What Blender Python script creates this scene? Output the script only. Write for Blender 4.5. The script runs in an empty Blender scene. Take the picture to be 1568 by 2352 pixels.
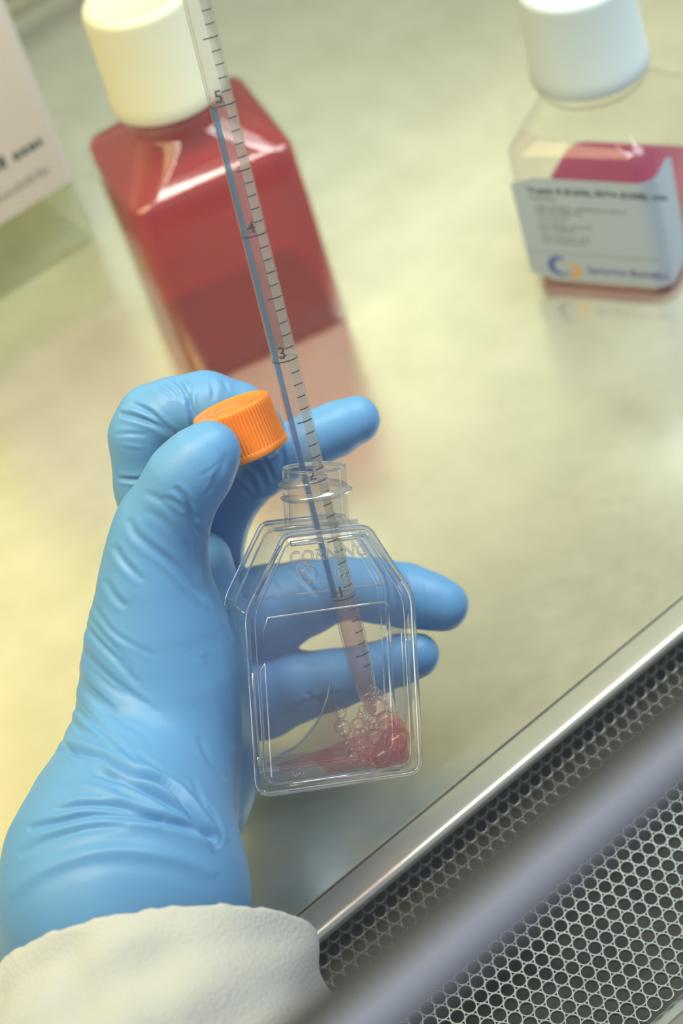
import bpy, bmesh, math, random
import numpy as np
from mathutils import Matrix, Vector
random.seed(7); rng = np.random.default_rng(7)
S = 0.001                                   # everything below is measured in millimetres
scn = bpy.context.scene; COL = scn.collection
# ------------------------------------------------------------------ camera
F, CX, CY, H = 5000.0, 784.0, 1176.0, 490.0  # focal length in pixels of the 1568x2352 frame; lens height above the worktop
RM = np.array([[0.75305359, 0.5679453, -0.33218734],
               [-0.61211765, 0.41958839, -0.67026679],
               [-0.24129292, 0.70808455, 0.66362188]])
cam = bpy.data.cameras.new('camera'); camo = bpy.data.objects.new('camera', cam); COL.objects.link(camo)
m4 = Matrix([list(RM[0]) + [0], list(RM[1]) + [0], list(RM[2]) + [H * S], [0, 0, 0, 1]])
camo.matrix_world = m4
cam.sensor_fit = 'VERTICAL'; cam.sensor_height = 36; cam.sensor_width = 24
cam.lens = F / 2352 * 36
cam.clip_start = 0.01; cam.clip_end = 20
cam.dof.use_dof = True; cam.dof.focus_distance = 0.578; cam.dof.aperture_fstop = 10.5
scn.camera = camo
# ------------------------------------------------------------------ light
scn.view_settings.view_transform = 'Standard'; scn.view_settings.look = 'None'
scn.view_settings.gamma = 1; scn.view_settings.use_curve_mapping = False
scn.view_settings.exposure = -0.56
w = bpy.data.worlds.new('room'); scn.world = w; w.use_nodes = True
w.node_tree.nodes['Background'].inputs[0].default_value = (0.74, 0.80, 0.90, 1)
w.node_tree.nodes['Background'].inputs[1].default_value = 0.85
def area(name, loc, aim, sx, sy, power, col, spread=180):
    l = bpy.data.lights.new(name, 'AREA'); l.shape = 'RECTANGLE'; l.size = sx * S; l.size_y = sy * S
    l.energy = power; l.color = col; l.spread = math.radians(spread)
    o = bpy.data.objects.new(name, l); COL.objects.link(o)
    o.location = Vector(loc) * S
    o.rotation_euler = (Vector(aim) - Vector(loc)).to_track_quat('-Z', 'Y').to_euler()
    return o
area('warm_cabinet_lamp', (-40, 600, 580), (110, 840, 120), 460, 300, 4.7, (1.0, 0.81, 0.36), 150)
area('cool_cabinet_lamp', (620, 470, 600), (520, 640, 60), 460, 240, 3.3, (0.84, 0.95, 0.96), 120)
area('front_cabinet_tube', (280, 430, 610), (280, 440, 0), 900, 34, 1.3, (0.97, 0.98, 0.88), 84)
c = scn.cycles
c.max_bounces = 14; c.transparent_max_bounces = 40; c.transmission_bounces = 12; c.glossy_bounces = 5; c.diffuse_bounces = 4
c.caustics_reflective = False; c.caustics_refractive = False; c.sample_clamp_indirect = 4
try: c.use_denoising = True
except Exception: pass

# ------------------------------------------------------------------ helpers
def cam_pt(x, y, d): return np.array([(x - CX) / F * d, -(y - CY) / F * d, -d])
def P(x, y, d): return RM @ cam_pt(x, y, d) + np.array([0, 0, H])
def on_level(x, y, z=0):
    r = np.array([(x - CX) / F, -(y - CY) / F, -1.0]); dn = -RM[2]
    return RM @ (r * (H - z) / r.dot(dn)) + np.array([0, 0, H])

def mesh(name, V, Fc, mat=None, parent=None, smooth=True, auto=None):
    me = bpy.data.meshes.new(name)
    me.from_pydata([tuple(v) for v in (np.asarray(V, float) * S)], [], [tuple(int(i) for i in f) for f in Fc])
    me.update()
    if smooth:
        me.polygons.foreach_set('use_smooth', [True] * len(me.polygons))
        if auto: me.set_sharp_from_angle(angle=math.radians(auto))
    if mat: me.materials.append(mat)
    o = bpy.data.objects.new(name, me); COL.objects.link(o)
    if parent: o.parent = parent
    return o
def tag(o, label=None, cat=None, group=None, kind=None):
    if label: o['label'] = label
    if cat: o['category'] = cat
    if group: o['group'] = group
    if kind: o['kind'] = kind
    return o
def thing(name, loc, rot, label, cat, group=None, kind=None):
    o = bpy.data.objects.new(name, None); COL.objects.link(o); o.empty_display_size = 0.01
    R = Matrix.Identity(4)
    if isinstance(rot, (int, float)): R = Matrix.Rotation(rot, 4, 'Z')
    elif rot is not None: R = Matrix([list(rot[i]) + [0] for i in range(3)] + [[0, 0, 0, 1]])
    o.matrix_world = Matrix.Translation(Vector(loc) * S) @ R
    return tag(o, label, cat, group, kind)
class MB:
    def __init__(s): s.v = []; s.f = []; s.n = 0
    def add(s, V, Fc):
        V = np.asarray(V, float); s.v.append(V); s.f += [tuple(i + s.n for i in f) for f in Fc]; s.n += len(V)
    def box(s, lo, hi):
        x0, y0, z0 = lo; x1, y1, z1 = hi
        s.add([(x0,y0,z0),(x1,y0,z0),(x1,y1,z0),(x0,y1,z0),(x0,y0,z1),(x1,y0,z1),(x1,y1,z1),(x0,y1,z1)],
              [(0,3,2,1),(4,5,6,7),(0,1,5,4),(1,2,6,5),(2,3,7,6),(3,0,4,7)])
    def loft(s, rings, closed=True, cap0=False, cap1=False):
        k = len(rings[0]); n = len(rings)
        V = np.concatenate([np.asarray(r, float) for r in rings]); Fc = []
        for i in range(n - 1):
            for j in range(k if closed else k - 1):
                a = i * k + j; b = i * k + (j + 1) % k
                Fc.append((a, b, b + k, a + k))
        if cap0: Fc.append(tuple(range(k))[::-1])
        if cap1: Fc.append(tuple(range((n - 1) * k, n * k)))
        s.add(V, Fc)
    def lathe(s, prof, k=48, cap0=False, cap1=False, c=(0, 0, 0)):
        a = np.linspace(0, 2 * np.pi, k, endpoint=False)
        s.loft([np.c_[r * np.cos(a) + c[0], r * np.sin(a) + c[1], np.full(k, z + c[2])] for r, z in prof], True, cap0, cap1)
    def tube(s, pts, r, k=8, closed=False):
        pts = np.asarray(pts, float); n = len(pts); rings = []
        rr = np.full(n, r) if np.isscalar(r) else np.asarray(r, float)
        ref = np.array([0.13, 0.31, 0.94])
        for i in range(n):
            if closed: t = pts[(i + 1) % n] - pts[i - 1]
            else: t = pts[min(i + 1, n - 1)] - pts[max(i - 1, 0)]
            t = t / (np.linalg.norm(t) + 1e-9)
            u = np.cross(t, ref); u /= np.linalg.norm(u); v = np.cross(t, u)
            a = np.linspace(0, 2 * np.pi, k, endpoint=False)
            rings.append(pts[i] + rr[i] * (np.outer(np.cos(a), u) + np.outer(np.sin(a), v)))
        if closed: rings.append(rings[0])
        s.loft(rings, True, not closed, not closed)
    def ball(s, c, r, k=12, m=8, sq=(1, 1, 1)):
        th = np.linspace(0.02, np.pi - 0.02, m)
        a = np.linspace(0, 2 * np.pi, k, endpoint=False)
        s.loft([np.c_[c[0] + sq[0]*r*np.sin(t)*np.cos(a), c[1] + sq[1]*r*np.sin(t)*np.sin(a), np.full(k, c[2] - sq[2]*r*np.cos(t))] for t in th], True, True, True)
    def build(s, name, mat=None, parent=None, smooth=True, auto=None):
        return mesh(name, np.concatenate(s.v), s.f, mat, parent, smooth, auto)

# ------------------------------------------------------------------ materials
def mat(name):
    m = bpy.data.materials.new(name); m.use_nodes = True
    nt = m.node_tree; nt.nodes.clear(); out = nt.nodes.new('ShaderNodeOutputMaterial')
    return m, nt, out
def N(nt, t, **kw):
    n = nt.nodes.new(t)
    for k, v in kw.items():
        if k in n.inputs: n.inputs[k].default_value = v
        else: setattr(n, k, v)
    return n
def pbr(name, col, rough=0.5, metal=0.0, noise=None, bump=None, sss=0, spec=0.5, coat=0):
    m, nt, out = mat(name)
    b = N(nt, 'ShaderNodeBsdfPrincipled', **{'Base Color': (*col, 1), 'Roughness': rough, 'Metallic': metal, 'Specular IOR Level': spec, 'Coat Weight': coat})
    if sss: b.inputs['Subsurface Weight'].default_value = sss; b.inputs['Subsurface Scale'].default_value = 0.004; b.inputs['Subsurface Radius'].default_value = (1, 1, 1)
    tc = N(nt, 'ShaderNodeTexCoord')
    if noise:
        sc, amt, col2 = noise
        n = N(nt, 'ShaderNodeTexNoise', Scale=sc, Detail=4.0); nt.links.new(tc.outputs['Object'], n.inputs['Vector'])
        r = N(nt, 'ShaderNodeMapRange'); r.inputs['From Min'].default_value = 0.3; r.inputs['From Max'].default_value = 0.7; r.inputs['To Max'].default_value = amt
        nt.links.new(n.outputs['Fac'], r.inputs['Value'])
        mx = N(nt, 'ShaderNodeMix', data_type='RGBA'); mx.inputs['A'].default_value = (*col, 1); mx.inputs['B'].default_value = (*col2, 1)
        mx.inputs[6].default_value = (*col, 1); mx.inputs[7].default_value = (*col2, 1)
        nt.links.new(r.outputs[0], mx.inputs[0]); nt.links.new(mx.outputs[2], b.inputs['Base Color'])
    if bump:
        kind, sc, st = bump
        n = N(nt, 'ShaderNodeTexVoronoi' if kind == 'v' else 'ShaderNodeTexNoise', Scale=sc); nt.links.new(tc.outputs['Object'], n.inputs['Vector'])
        bp = N(nt, 'ShaderNodeBump', Strength=st, Distance=0.0004)
        nt.links.new(n.outputs[0], bp.inputs['Height']); nt.links.new(bp.outputs[0], b.inputs['Normal'])
    nt.links.new(b.outputs[0], out.inputs[0]); return m
def clear(name, tint=(0.97, 0.98, 0.99), base=0.04, edge=0.75, power=3.5, rough=0.06, haze=0.02, hazecol=(0.8, 0.85, 0.9), gcol=(1, 1, 1), edgetint=None):
    """thin clear plastic: light goes straight through, mirror-like towards grazing angles, a trace of surface haze"""
    m, nt, out = mat(name)
    tr = N(nt, 'ShaderNodeBsdfTransparent', Color=(*tint, 1))
    gl = N(nt, 'ShaderNodeBsdfGlossy', Color=(*gcol, 1), Roughness=rough)
    df = N(nt, 'ShaderNodeBsdfDiffuse', Color=(*hazecol, 1))
    lw = N(nt, 'ShaderNodeLayerWeight', Blend=0.5)
    pw = N(nt, 'ShaderNodeMath', operation='POWER'); pw.inputs[1].default_value = power
    nt.links.new(lw.outputs['Facing'], pw.inputs[0])
    mr = N(nt, 'ShaderNodeMapRange'); mr.inputs['To Min'].default_value = base; mr.inputs['To Max'].default_value = edge
    nt.links.new(pw.outputs[0], mr.inputs['Value'])
    if edgetint:
        cm = N(nt, 'ShaderNodeMix', data_type='RGBA'); cm.inputs[6].default_value = (*tint, 1); cm.inputs[7].default_value = (*edgetint, 1)
        nt.links.new(pw.outputs[0], cm.inputs[0]); nt.links.new(cm.outputs[2], tr.inputs['Color'])
    m1 = N(nt, 'ShaderNodeMixShader'); m1.inputs[0].default_value = haze
    nt.links.new(tr.outputs[0], m1.inputs[1]); nt.links.new(df.outputs[0], m1.inputs[2])
    m2 = N(nt, 'ShaderNodeMixShader'); nt.links.new(mr.outputs[0], m2.inputs[0])
    nt.links.new(m1.outputs[0], m2.inputs[1]); nt.links.new(gl.outputs[0], m2.inputs[2])
    nt.links.new(m2.outputs[0], out.inputs[0]); return m
def liquid(name, tint, body, dens=0.35, rough=0.15):
    """coloured liquid: tinted see-through with a share of its own scattered colour"""
    return clear(name, tint=tint, base=0.02, edge=0.12, power=3, rough=rough, haze=dens, hazecol=body)
def glass(name, col=(1, 1, 1), ior=1.45, rough=0.0):
    m, nt, out = mat(name)
    g = N(nt, 'ShaderNodeBsdfGlass', Color=(*col, 1), IOR=ior, Roughness=rough)
    t = N(nt, 'ShaderNodeBsdfTransparent', Color=(*col, 1))
    x = N(nt, 'ShaderNodeMixShader'); x.inputs[0].default_value = 0.8
    nt.links.new(t.outputs[0], x.inputs[1]); nt.links.new(g.outputs[0], x.inputs[2])
    nt.links.new(x.outputs[0], out.inputs[0]); return m

def steel_mat():
    m, nt, out = mat('worktop_steel')
    b = N(nt, 'ShaderNodeBsdfPrincipled', Metallic=0.82, Roughness=0.3)
    tc = N(nt, 'ShaderNodeTexCoord')
    n = N(nt, 'ShaderNodeTexNoise', Scale=38.0, Detail=6.0, Roughness=0.62); nt.links.new(tc.outputs['Object'], n.inputs['Vector'])
    cr = N(nt, 'ShaderNodeValToRGB'); cr.color_ramp.elements[0].position = 0.35; cr.color_ramp.elements[1].position = 0.68
    cr.color_ramp.elements[0].color = (0.84, 0.83, 0.67, 1); cr.color_ramp.elements[1].color = (0.96, 0.94, 0.79, 1)
    nt.links.new(n.outputs['Fac'], cr.inputs[0]); nt.links.new(cr.outputs[0], b.inputs['Base Color'])
    n2 = N(nt, 'ShaderNodeTexNoise', Scale=160.0, Detail=3.0); nt.links.new(tc.outputs['Object'], n2.inputs['Vector'])
    mr = N(nt, 'ShaderNodeMapRange'); mr.inputs['To Min'].default_value = 0.19; mr.inputs['To Max'].default_value = 0.26
    nt.links.new(n2.outputs['Fac'], mr.inputs['Value']); nt.links.new(mr.outputs[0], b.inputs['Roughness'])
    bp = N(nt, 'ShaderNodeBump', Strength=0.03, Distance=0.0006); nt.links.new(n2.outputs['Fac'], bp.inputs['Height']); nt.links.new(bp.outputs[0], b.inputs['Normal'])
    nt.links.new(b.outputs[0], out.inputs[0]); return m
M_bench = steel_mat()
M_lip = pbr('brushed_lip', (0.62, 0.62, 0.53), 0.34, 0.75, noise=(60, 0.5, (0.5, 0.5, 0.44)))
M_wall = pbr('cabinet_wall', (0.74, 0.71, 0.52), 0.5, 0.2)
M_grille = pbr('grille_steel', (0.21, 0.235, 0.225), 0.42, 0.75, noise=(300, 0.5, (0.165, 0.185, 0.18)))
M_rear = pbr('added_panel_steel', (0.26, 0.27, 0.22), 0.4, 0.5)
M_pan = pbr('pan_steel', (0.085, 0.09, 0.082), 0.5, 0.5, noise=(45, 0.9, (0.03, 0.033, 0.037)))
M_arm = pbr('armrest_grey', (0.20, 0.20, 0.19), 0.55, 0.3, noise=(150, 0.7, (0.13, 0.13, 0.125)))
M_sashedge = pbr('sash_edge', (0.20, 0.21, 0.215), 0.45, 0.2)
M_highlight = pbr('sash_highlight', (0.82, 0.85, 0.88), 0.4, 0.1)
M_glove = pbr('blue_nitrile', (0.11, 0.315, 0.61), 0.44, 0, noise=(28, 0.35, (0.135, 0.36, 0.66)), bump=('n', 1400, 0.10), sss=0.12, spec=0.45)
M_sleeve = pbr('white_nonwoven', (0.56, 0.57, 0.54), 0.85, 0, noise=(60, 0.35, (0.48, 0.50, 0.48)), bump=('v', 900, 0.4), sss=0.1, spec=0.2)
M_orange = pbr('orange_polymer', (0.86, 0.235, 0.012), 0.36, 0, sss=0.15, spec=0.5)
M_capw = pbr('white_polymer', (0.60, 0.61, 0.49), 0.42, 0, sss=0.35, spec=0.45)
M_capw2 = pbr('cool_white_polymer', (0.50, 0.58, 0.60), 0.42, 0, sss=0.35, spec=0.45)
M_label = pbr('label_paper', (0.52, 0.62, 0.74), 0.6)
M_label2 = pbr('label_paper_cream', (0.66, 0.60, 0.54), 0.6)
M_ink = pbr('dark_ink', (0.035, 0.06, 0.07), 0.6)
M_inkg = pbr('grey_ink', (0.26, 0.33, 0.36), 0.6)
M_inkl = pbr('faint_ink', (0.33, 0.29, 0.27), 0.6)
M_inkp = pbr('purple_ink', (0.17, 0.13, 0.36), 0.6)
M_inkb = pbr('blue_ink', (0.10, 0.15, 0.46), 0.6)
M_inko = pbr('apricot_ink', (0.80, 0.48, 0.20), 0.6)
M_flask = clear('clear_polystyrene', tint=(0.985, 0.988, 0.995), base=0.015, edge=0.62, power=3.2, rough=0.05, haze=0.022, hazecol=(0.66, 0.72, 0.86))
M_rim = glass('moulded_edge', (0.95, 0.97, 1.0), 1.5, 0.02)
M_ridge = clear('moulded_ridge', tint=(0.92, 0.94, 0.97), base=0.12, edge=0.85, power=1.6, rough=0.08, haze=0.10, hazecol=(0.8, 0.85, 0.95), edgetint=(0.6, 0.62, 0.66))
M_thread = clear('moulded_thread', tint=(0.93, 0.95, 0.97), base=0.08, edge=0.75, power=2.0, rough=0.05, haze=0.06, edgetint=(0.5, 0.53, 0.55))
M_neck = clear('clear_neck', tint=(0.985, 0.985, 0.98), base=0.02, edge=0.7, power=3.4, rough=0.05, haze=0.02, edgetint=(0.55, 0.6, 0.62))
M_pipe = clear('pipette_plastic', tint=(0.975, 0.97, 0.965), base=0.03, edge=0.55, power=4.5, rough=0.05, haze=0.05, hazecol=(0.75, 0.7, 0.68), edgetint=(0.45, 0.45, 0.42))
M_blue = clear('blue_reflection_strip', tint=(0.25, 0.42, 0.72), base=0.05, edge=0.25, power=3, haze=0.5, hazecol=(0.045, 0.20, 0.52))
M_backing = clear('pale_stripe', tint=(0.80, 0.80, 0.74), base=0.02, edge=0.1, power=3, haze=0.42, hazecol=(0.72, 0.71, 0.58))
M_pink = liquid('pink_medium', (0.955, 0.82, 0.82), (0.80, 0.50, 0.56), 0.13)
M_medium = liquid('rose_medium', (0.955, 0.76, 0.76), (0.70, 0.26, 0.28), 0.06, 0.05)
M_film = clear('thin_film', tint=(0.80, 0.78, 0.78), base=0.03, edge=0.5, power=3, haze=0.05)
M_bub = clear('bubble_skin', tint=(0.982, 0.93, 0.93), base=0.03, edge=0.8, power=2.2, rough=0.04, haze=0.01, hazecol=(0.85, 0.6, 0.62), edgetint=(0.72, 0.42, 0.45))
M_bottle = clear('bottle_wall', tint=(0.95, 0.96, 0.94), base=0.03, edge=0.6, power=4, rough=0.08, haze=0.03)
M_red = liquid('red_medium', (0.80, 0.11, 0.09), (0.50, 0.025, 0.03), 0.30, 0.1)
M_mag = liquid('magenta_medium', (0.72, 0.14, 0.38), (0.45, 0.04, 0.17), 0.35, 0.1)
M_pale = liquid('pale_liquid', (0.90, 0.90, 0.74), (0.55, 0.55, 0.36), 0.12, 0.1)
M_pane = clear('sash_glass', tint=(0.985, 0.99, 0.985), base=0.018, edge=0.5, power=5, rough=0.02, haze=0.012, hazecol=(0.8, 0.85, 0.85))

# ------------------------------------------------------------------ the setting: a steel safety cabinet
YE = 366.2
b = MB(); b.box((-320, YE + 9.6, -6), (900, 912, 0)); tag(b.build('floor', M_bench, smooth=False), 'pale blotchy steel work surface of the safety cabinet', kind='structure')
b = MB()                                      # lip strip between the seam and the rounded front edge
prof = [(YE + 9.2, -6), (YE + 9.2, -0.9), (YE + 8.6, -0.5), (YE + 8.2, -0.4), (YE + 1.6, -0.4), (YE + .8, -0.4), (YE + .3, -.45), (YE - .2, -.6), (YE - .65, -.9), (YE - .95, -1.3), (YE - 1.15, -1.8), (YE - 1.2, -2.3), (YE - 1.2, -3.2), (YE + 3, -6)]
b.loft([[(x, y, z) for y, z in prof] for x in (-320, 900)], True, True, True)
tag(b.build('trim_1', M_lip, auto=28), 'brushed steel front lip with a bright rounded edge', kind='structure')
b = MB(); b.box((-320, 912, -6), (900, 920, 640)); o = tag(b.build('wall_back', M_wall, smooth=False), 'steel back wall of the cabinet', kind='structure')
s_ = MB(); s_.box((-318, 908, 6), (898, 911.9, 205)); s_.build('added_dark_panel', M_rear, o, smooth=False)  # unseen dark panel, added to darken what the worktop reflects
for k in range(14):
    s_ = MB(); s_.box((k * 60 - 60, 907.2, 14), (k * 60 - 12, 907.9, 24)); s_.build('added_panel_slot', M_pan, o, smooth=False)
b = MB(); b.box((-330, 200, -6), (-320, 920, 640)); tag(b.build('wall_left', M_wall, smooth=False), 'left steel wall of the cabinet', kind='structure')
b = MB(); b.box((900, 200, -6), (910, 920, 640)); tag(b.build('wall_right', M_wall, smooth=False), 'right steel wall of the cabinet', kind='structure')
b = MB(); b.box((-330, 300, 640), (910, 920, 646)); tag(b.build('ceiling', M_wall, smooth=False), 'cabinet ceiling above the work surface', kind='structure')

# perforated grille: a sheet that drops from the lip, turns through a valley, rises to a ridge and slopes to the armrest
PITCH, HR = 4.4, 1.82
segs = [(3.2, 84), (3.81, 76), (3.81, 46), (3.81, 24), (3.81, 2), (3.81, -14), (3.81, -16), (3.81, -6), (3.81, 6), (80, 12.4)]
pp = [(0.0, YE - 0.6, -1.8)]
for L, a in segs:
    n = 1 if L < 10 else 1
    s0, y0, z0 = pp[-1]; pp.append((s0 + L, y0 - L * math.cos(math.radians(a)), z0 - L * math.sin(math.radians(a))))
pp = np.array(pp)
def gp(s):
    s = np.asarray(s, float)
    acc_y = 0; acc_z = 0
    for w_, o_ in ((.2, -1.4), (.3, -.5), (.3, .5), (.2, 1.4)):     # soft bends
        q = np.clip(s + o_ * np.clip(s / 3, 0, 1), 0, pp[-1, 0]); acc_y = acc_y + w_ * np.interp(q, pp[:, 0], pp[:, 1]); acc_z = acc_z + w_ * np.interp(q, pp[:, 0], pp[:, 2])
    return acc_y, acc_z
end_target = on_level(1503, 2330, float(np.interp(9e9, pp[:, 0], pp[:, 2])) + 3)
def build_grille():
    t = thing('air_grille', (0, 0, 0), None, 'perforated steel intake grille with round holes along the cabinet front', 'grille')
    V = []; Fc = []; K = 18; TH = 0.9
    a = (np.arange(K) + 0.5) * 2 * np.pi / K
    hexr = PITCH / 2 / np.cos(((a - 0) % (np.pi / 3)) - np.pi / 6)           # hexagon with flats facing +-x
    hx, hs = hexr * np.cos(a), hexr * np.sin(a)
    cx_, cs_ = HR * np.cos(a), HR * np.sin(a)
    rx, rs = (HR + 0.22) * np.cos(a), (HR + 0.22) * np.sin(a)
    row = PITCH * math.sin(math.pi / 3)
    rows = 22; n0 = 0
    for i in range(rows):
        s0 = 3.4 + i * row
        for j in range(0, 72):
            x0 = 30 + j * PITCH + (PITCH / 2 if i % 2 else 0)
            if x0 > 345: continue
            ring = []
            for ux, us, dz in ((hx, hs, 0), (rx, rs, 0), (cx_, cs_, -0.16), (cx_, cs_, -TH)):
                ss = s0 + us; y, z = gp(np.maximum(ss, 0)); y2, z2 = gp(np.maximum(ss, 0) + 0.4)
                ty, tz = (y2 - y), (z2 - z); l = np.hypot(ty, tz) + 1e-9; ny, nz = tz / l, -ty / l
                ring.append(np.c_[x0 + ux, y + dz * ny, z + dz * nz])
            V.append(np.concatenate(ring))
            for r_ in range(3):
                for k in range(K):
                    p = n0 + r_ * K + k; q = n0 + r_ * K + (k + 1) % K
                    Fc.append((p, q, q + K, p + K))
            n0 += 4 * K
    V = np.concatenate(V)
    o = mesh('perforated_sheet', V, Fc, M_grille, t, True, 35)
    send = 3.4 + (rows - 1) * row + 2.2
    return t, send
grille, send = build_grille()
ey, ez = [float(v) for v in gp(send)]
b = MB(); b.box((10, ey - 3, -64), (365, YE + 8, -60)); b.box((10, YE + 6, -62), (365, YE + 8, -6.5))
b.build('plenum_pan', M_pan, grille, smooth=False)
b = MB(); b.box((10, ey - 3.5, -60), (365, ey + 0.4, ez - 3.0)); b.build('front_flange', M_grille, grille, smooth=False)
b = MB(); b.box((-40, ey - 160, ez - 16), (420, ey - 3.6, ez - 1.2))
o = b.build('trim_2', M_arm, smooth=False); bv = o.modifiers.new('bevel', 'BEVEL'); bv.width = 0.0015; bv.segments = 3
tag(o, 'dark grey armrest in front of the grille', kind='structure')

# sash: glass pane with a grey bottom edge, close to the lens
rail = P(1133, 2080, 240)
ry, rz = float(rail[1]), float(rail[2])
win = tag(thing('window_1', (0, ry, rz), None, None, None), 'raised glass sash of the cabinet', kind='structure')
b = MB(); tl = math.tan(math.radians(10))
b.add([(-320, -2, 2), (900, -2, 2), (900, 2, 2), (-320, 2, 2), (-320, -2 + 420 * tl, 422), (900, -2 + 420 * tl, 422), (900, 2 + 420 * tl, 422), (-320, 2 + 420 * tl, 422)],
      [(0,3,2,1),(4,5,6,7),(0,1,5,4),(1,2,6,5),(2,3,7,6),(3,0,4,7)])
b.build('pane', M_pane, win, smooth=False)
b = MB(); a = np.linspace(0, 2 * np.pi, 16, endpoint=False)
b.loft([np.c_[np.full(16, x), 5.0 * np.sign(np.cos(a)) * np.abs(np.cos(a)) ** .6, 3.6 * np.sign(np.sin(a)) * np.abs(np.sin(a)) ** .6 + 1] for x in (-320, 900)], True, True, True)
b.build('edge_strip', M_sashedge, win)
b = MB(); b.loft([np.c_[np.full(16, x), -3.4 + 1.9 * np.cos(a), 5.2 + 1.9 * np.sin(a)] for x in (-320, 900)], True, True, True); b.build('highlight_bead', M_highlight, win)  # added pale bead, stands in for the highlight along the edge strip

# ------------------------------------------------------------------ bottles
def sq_ring(h, r, z, k=10):
    """rounded square of half width h and corner radius r"""
    pts = []
    for q in range(4):
        cxq, cyq = [(1, 1), (-1, 1), (-1, -1), (1, -1)][q]
        for i in range(k):
            a = q * np.pi / 2 + (np.pi / 2) * i / (k - 1)
            pts.append(((h - r) * cxq + r * math.cos(a), (h - r) * cyq + r * math.sin(a), z))
    return np.array(pts)
def sq_loft(b, prof, cap0=True, cap1=True): b.loft([sq_ring(h, min(r, h - .001), z) for h, r, z in prof], True, cap0, cap1)
def bottle(name, loc, yaw, label, h, zb, zs, rn, zc0, zc1, rc, liq, lev, capm, neckr):
    t = thing(name, loc, yaw, label, 'bottle')
    cr = 6.5
    wall = [(h - 3, cr, 0.2), (h - 0.8, cr, 0.8), (h, cr, 2.5), (h, cr, zb - 2), (h - 0.6, cr, zb - 0.4), (h - 2.2, cr + 1, zb + 0.8)]
    for f in (0.25, 0.5, 0.75, 0.92, 1.0):
        hh = (h - 2.2) * (1 - f) + rn * f
        wall.append((hh, cr + (hh - cr) * f ** 1.3, zb + 0.8 + (zs - zb) * (f ** 1.15)))
    wall += [(rn, rn, zs + 3), (rn, rn, zc0 + 2)]
    b = MB(); sq_loft(b, wall, True, False); b.build('bottle_body', M_bottle, t, auto=60)
    b = MB(); b.lathe([(rn, zc0 - 5), (rc - 1.2, zc0 - 4.4), (rc - 0.6, zc0 - 3.2), (rc - 1.4, zc0 - 2.2), (rn, zc0 - 1.8)]); b.build('neck_ring', M_bottle, t)
    b = MB(); inner = [(max(hh - 1.2, 1), r_, z_ + (1 if i < 3 else 0)) for i, (hh, r_, z_) in enumerate(wall) if z_ < lev]
    hl = np.interp(lev, [z for _, _, z in wall], [q for q, _, _ in wall]) - 1.2; rl = np.interp(lev, [z for _, _, z in wall], [q for _, q, _ in wall])
    inner.append((hl, min(rl, hl - .01), lev)); sq_loft(b, inner, True, True)
    b.build('liquid', liq, t, auto=60)
    b = MB(); k = 120; prof = [(rc, zc0), (rc + 0.5, zc0 + 0.3), (rc + 0.5, zc0 + 5), (rc, zc0 + 5.6), (rc - 0.7, zc1 - 2.6), (rc - 1.5, zc1 - 0.8), (rc - 3.4, zc1), (rc - 6, zc1 - 0.1), (rc - 6.6, zc1 - 0.5), (0.6, zc1 - 0.6)]
    b.lathe([(rc - 3, zc0 + 0.2)] + prof, 72, False, True); cp = b.build('cap', capm, t, auto=45); cp['label'] = 'milky white screw cap'
    return t
def label_patch(t, h, z0, z1, x0, x1, m, wrap=0, cr=6.5):
    """label on the face looking to local -y, optionally wrapping round the +x corner"""
    pts = [(x, -h - 0.15) for x in np.linspace(x0, h - cr, 6)]
    if x1 < h - cr: pts = [(x, -h - 0.15) for x in np.linspace(x0, x1, 6)]
    else:
        for a in np.linspace(-90, 0, 8)[1:]: pts.append((h - cr + (cr + 0.15) * math.cos(math.radians(a)), -(h - cr) + (cr + 0.15) * math.sin(math.radians(a))))
        if wrap: pts += [(h + 0.15, y) for y in np.linspace(-h + cr, -h + cr + wrap, 4)[1:]]
    b = MB(); rings = []
    R = 3.0
    n = len(pts); cum = np.r_[0, np.cumsum(np.hypot(*np.diff(np.array(pts), axis=0).T))]; tot = cum[-1]
    def cut(u): return R - math.sqrt(max(R * R - (R - u) ** 2, 0)) if u < R else 0
    for (x, y), u in zip(pts, cum):
        cc = cut(min(u, tot - u)); rings.append([(x, y, z0 + cc), (x, y, z1 - cc)])
    b.loft(rings, False); return b.build('label', m, t)
def text_mesh(cu, name):
    t_ = bpy.data.objects.new('t', cu); COL.objects.link(t_); bpy.context.view_layer.update()
    me = bpy.data.meshes.new_from_object(t_.evaluated_get(bpy.context.evaluated_depsgraph_get())); bpy.data.objects.remove(t_); me.name = name
    o = bpy.data.objects.new(name, me); COL.objects.link(o); return o
def text(body, size, m, parent, x, z, h, bold=0.0, name='lettering', rot=None):
    cu = bpy.data.curves.new(name, 'FONT'); cu.body = body; cu.size = size * S; cu.extrude = 0.00004; cu.offset = bold * S
    cu.materials.append(m); o = text_mesh(cu, name); o.parent = parent
    o.location = (x * S, (-h - 0.22) * S, z * S); o.rotation_euler = rot or (math.pi / 2, 0, 0); return o
def word_bars(parent, m, x, z, widths, hgt, h, name='fine_print'):
    b = MB()
    for wd in widths:
        xx = x; 
        while xx < x + wd - 0.3:
            lw = random.uniform(0.35, 0.6) * hgt; top = random.choice([0.62, 0.62, 1.0])
            b.box((xx, -h - 0.24, z), (xx + lw, -h - 0.2, z + hgt * top)); xx += lw + 0.18 * hgt
        x += wd + 0.6 * hgt
    return b.build(name, m, parent, smooth=False)

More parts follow.
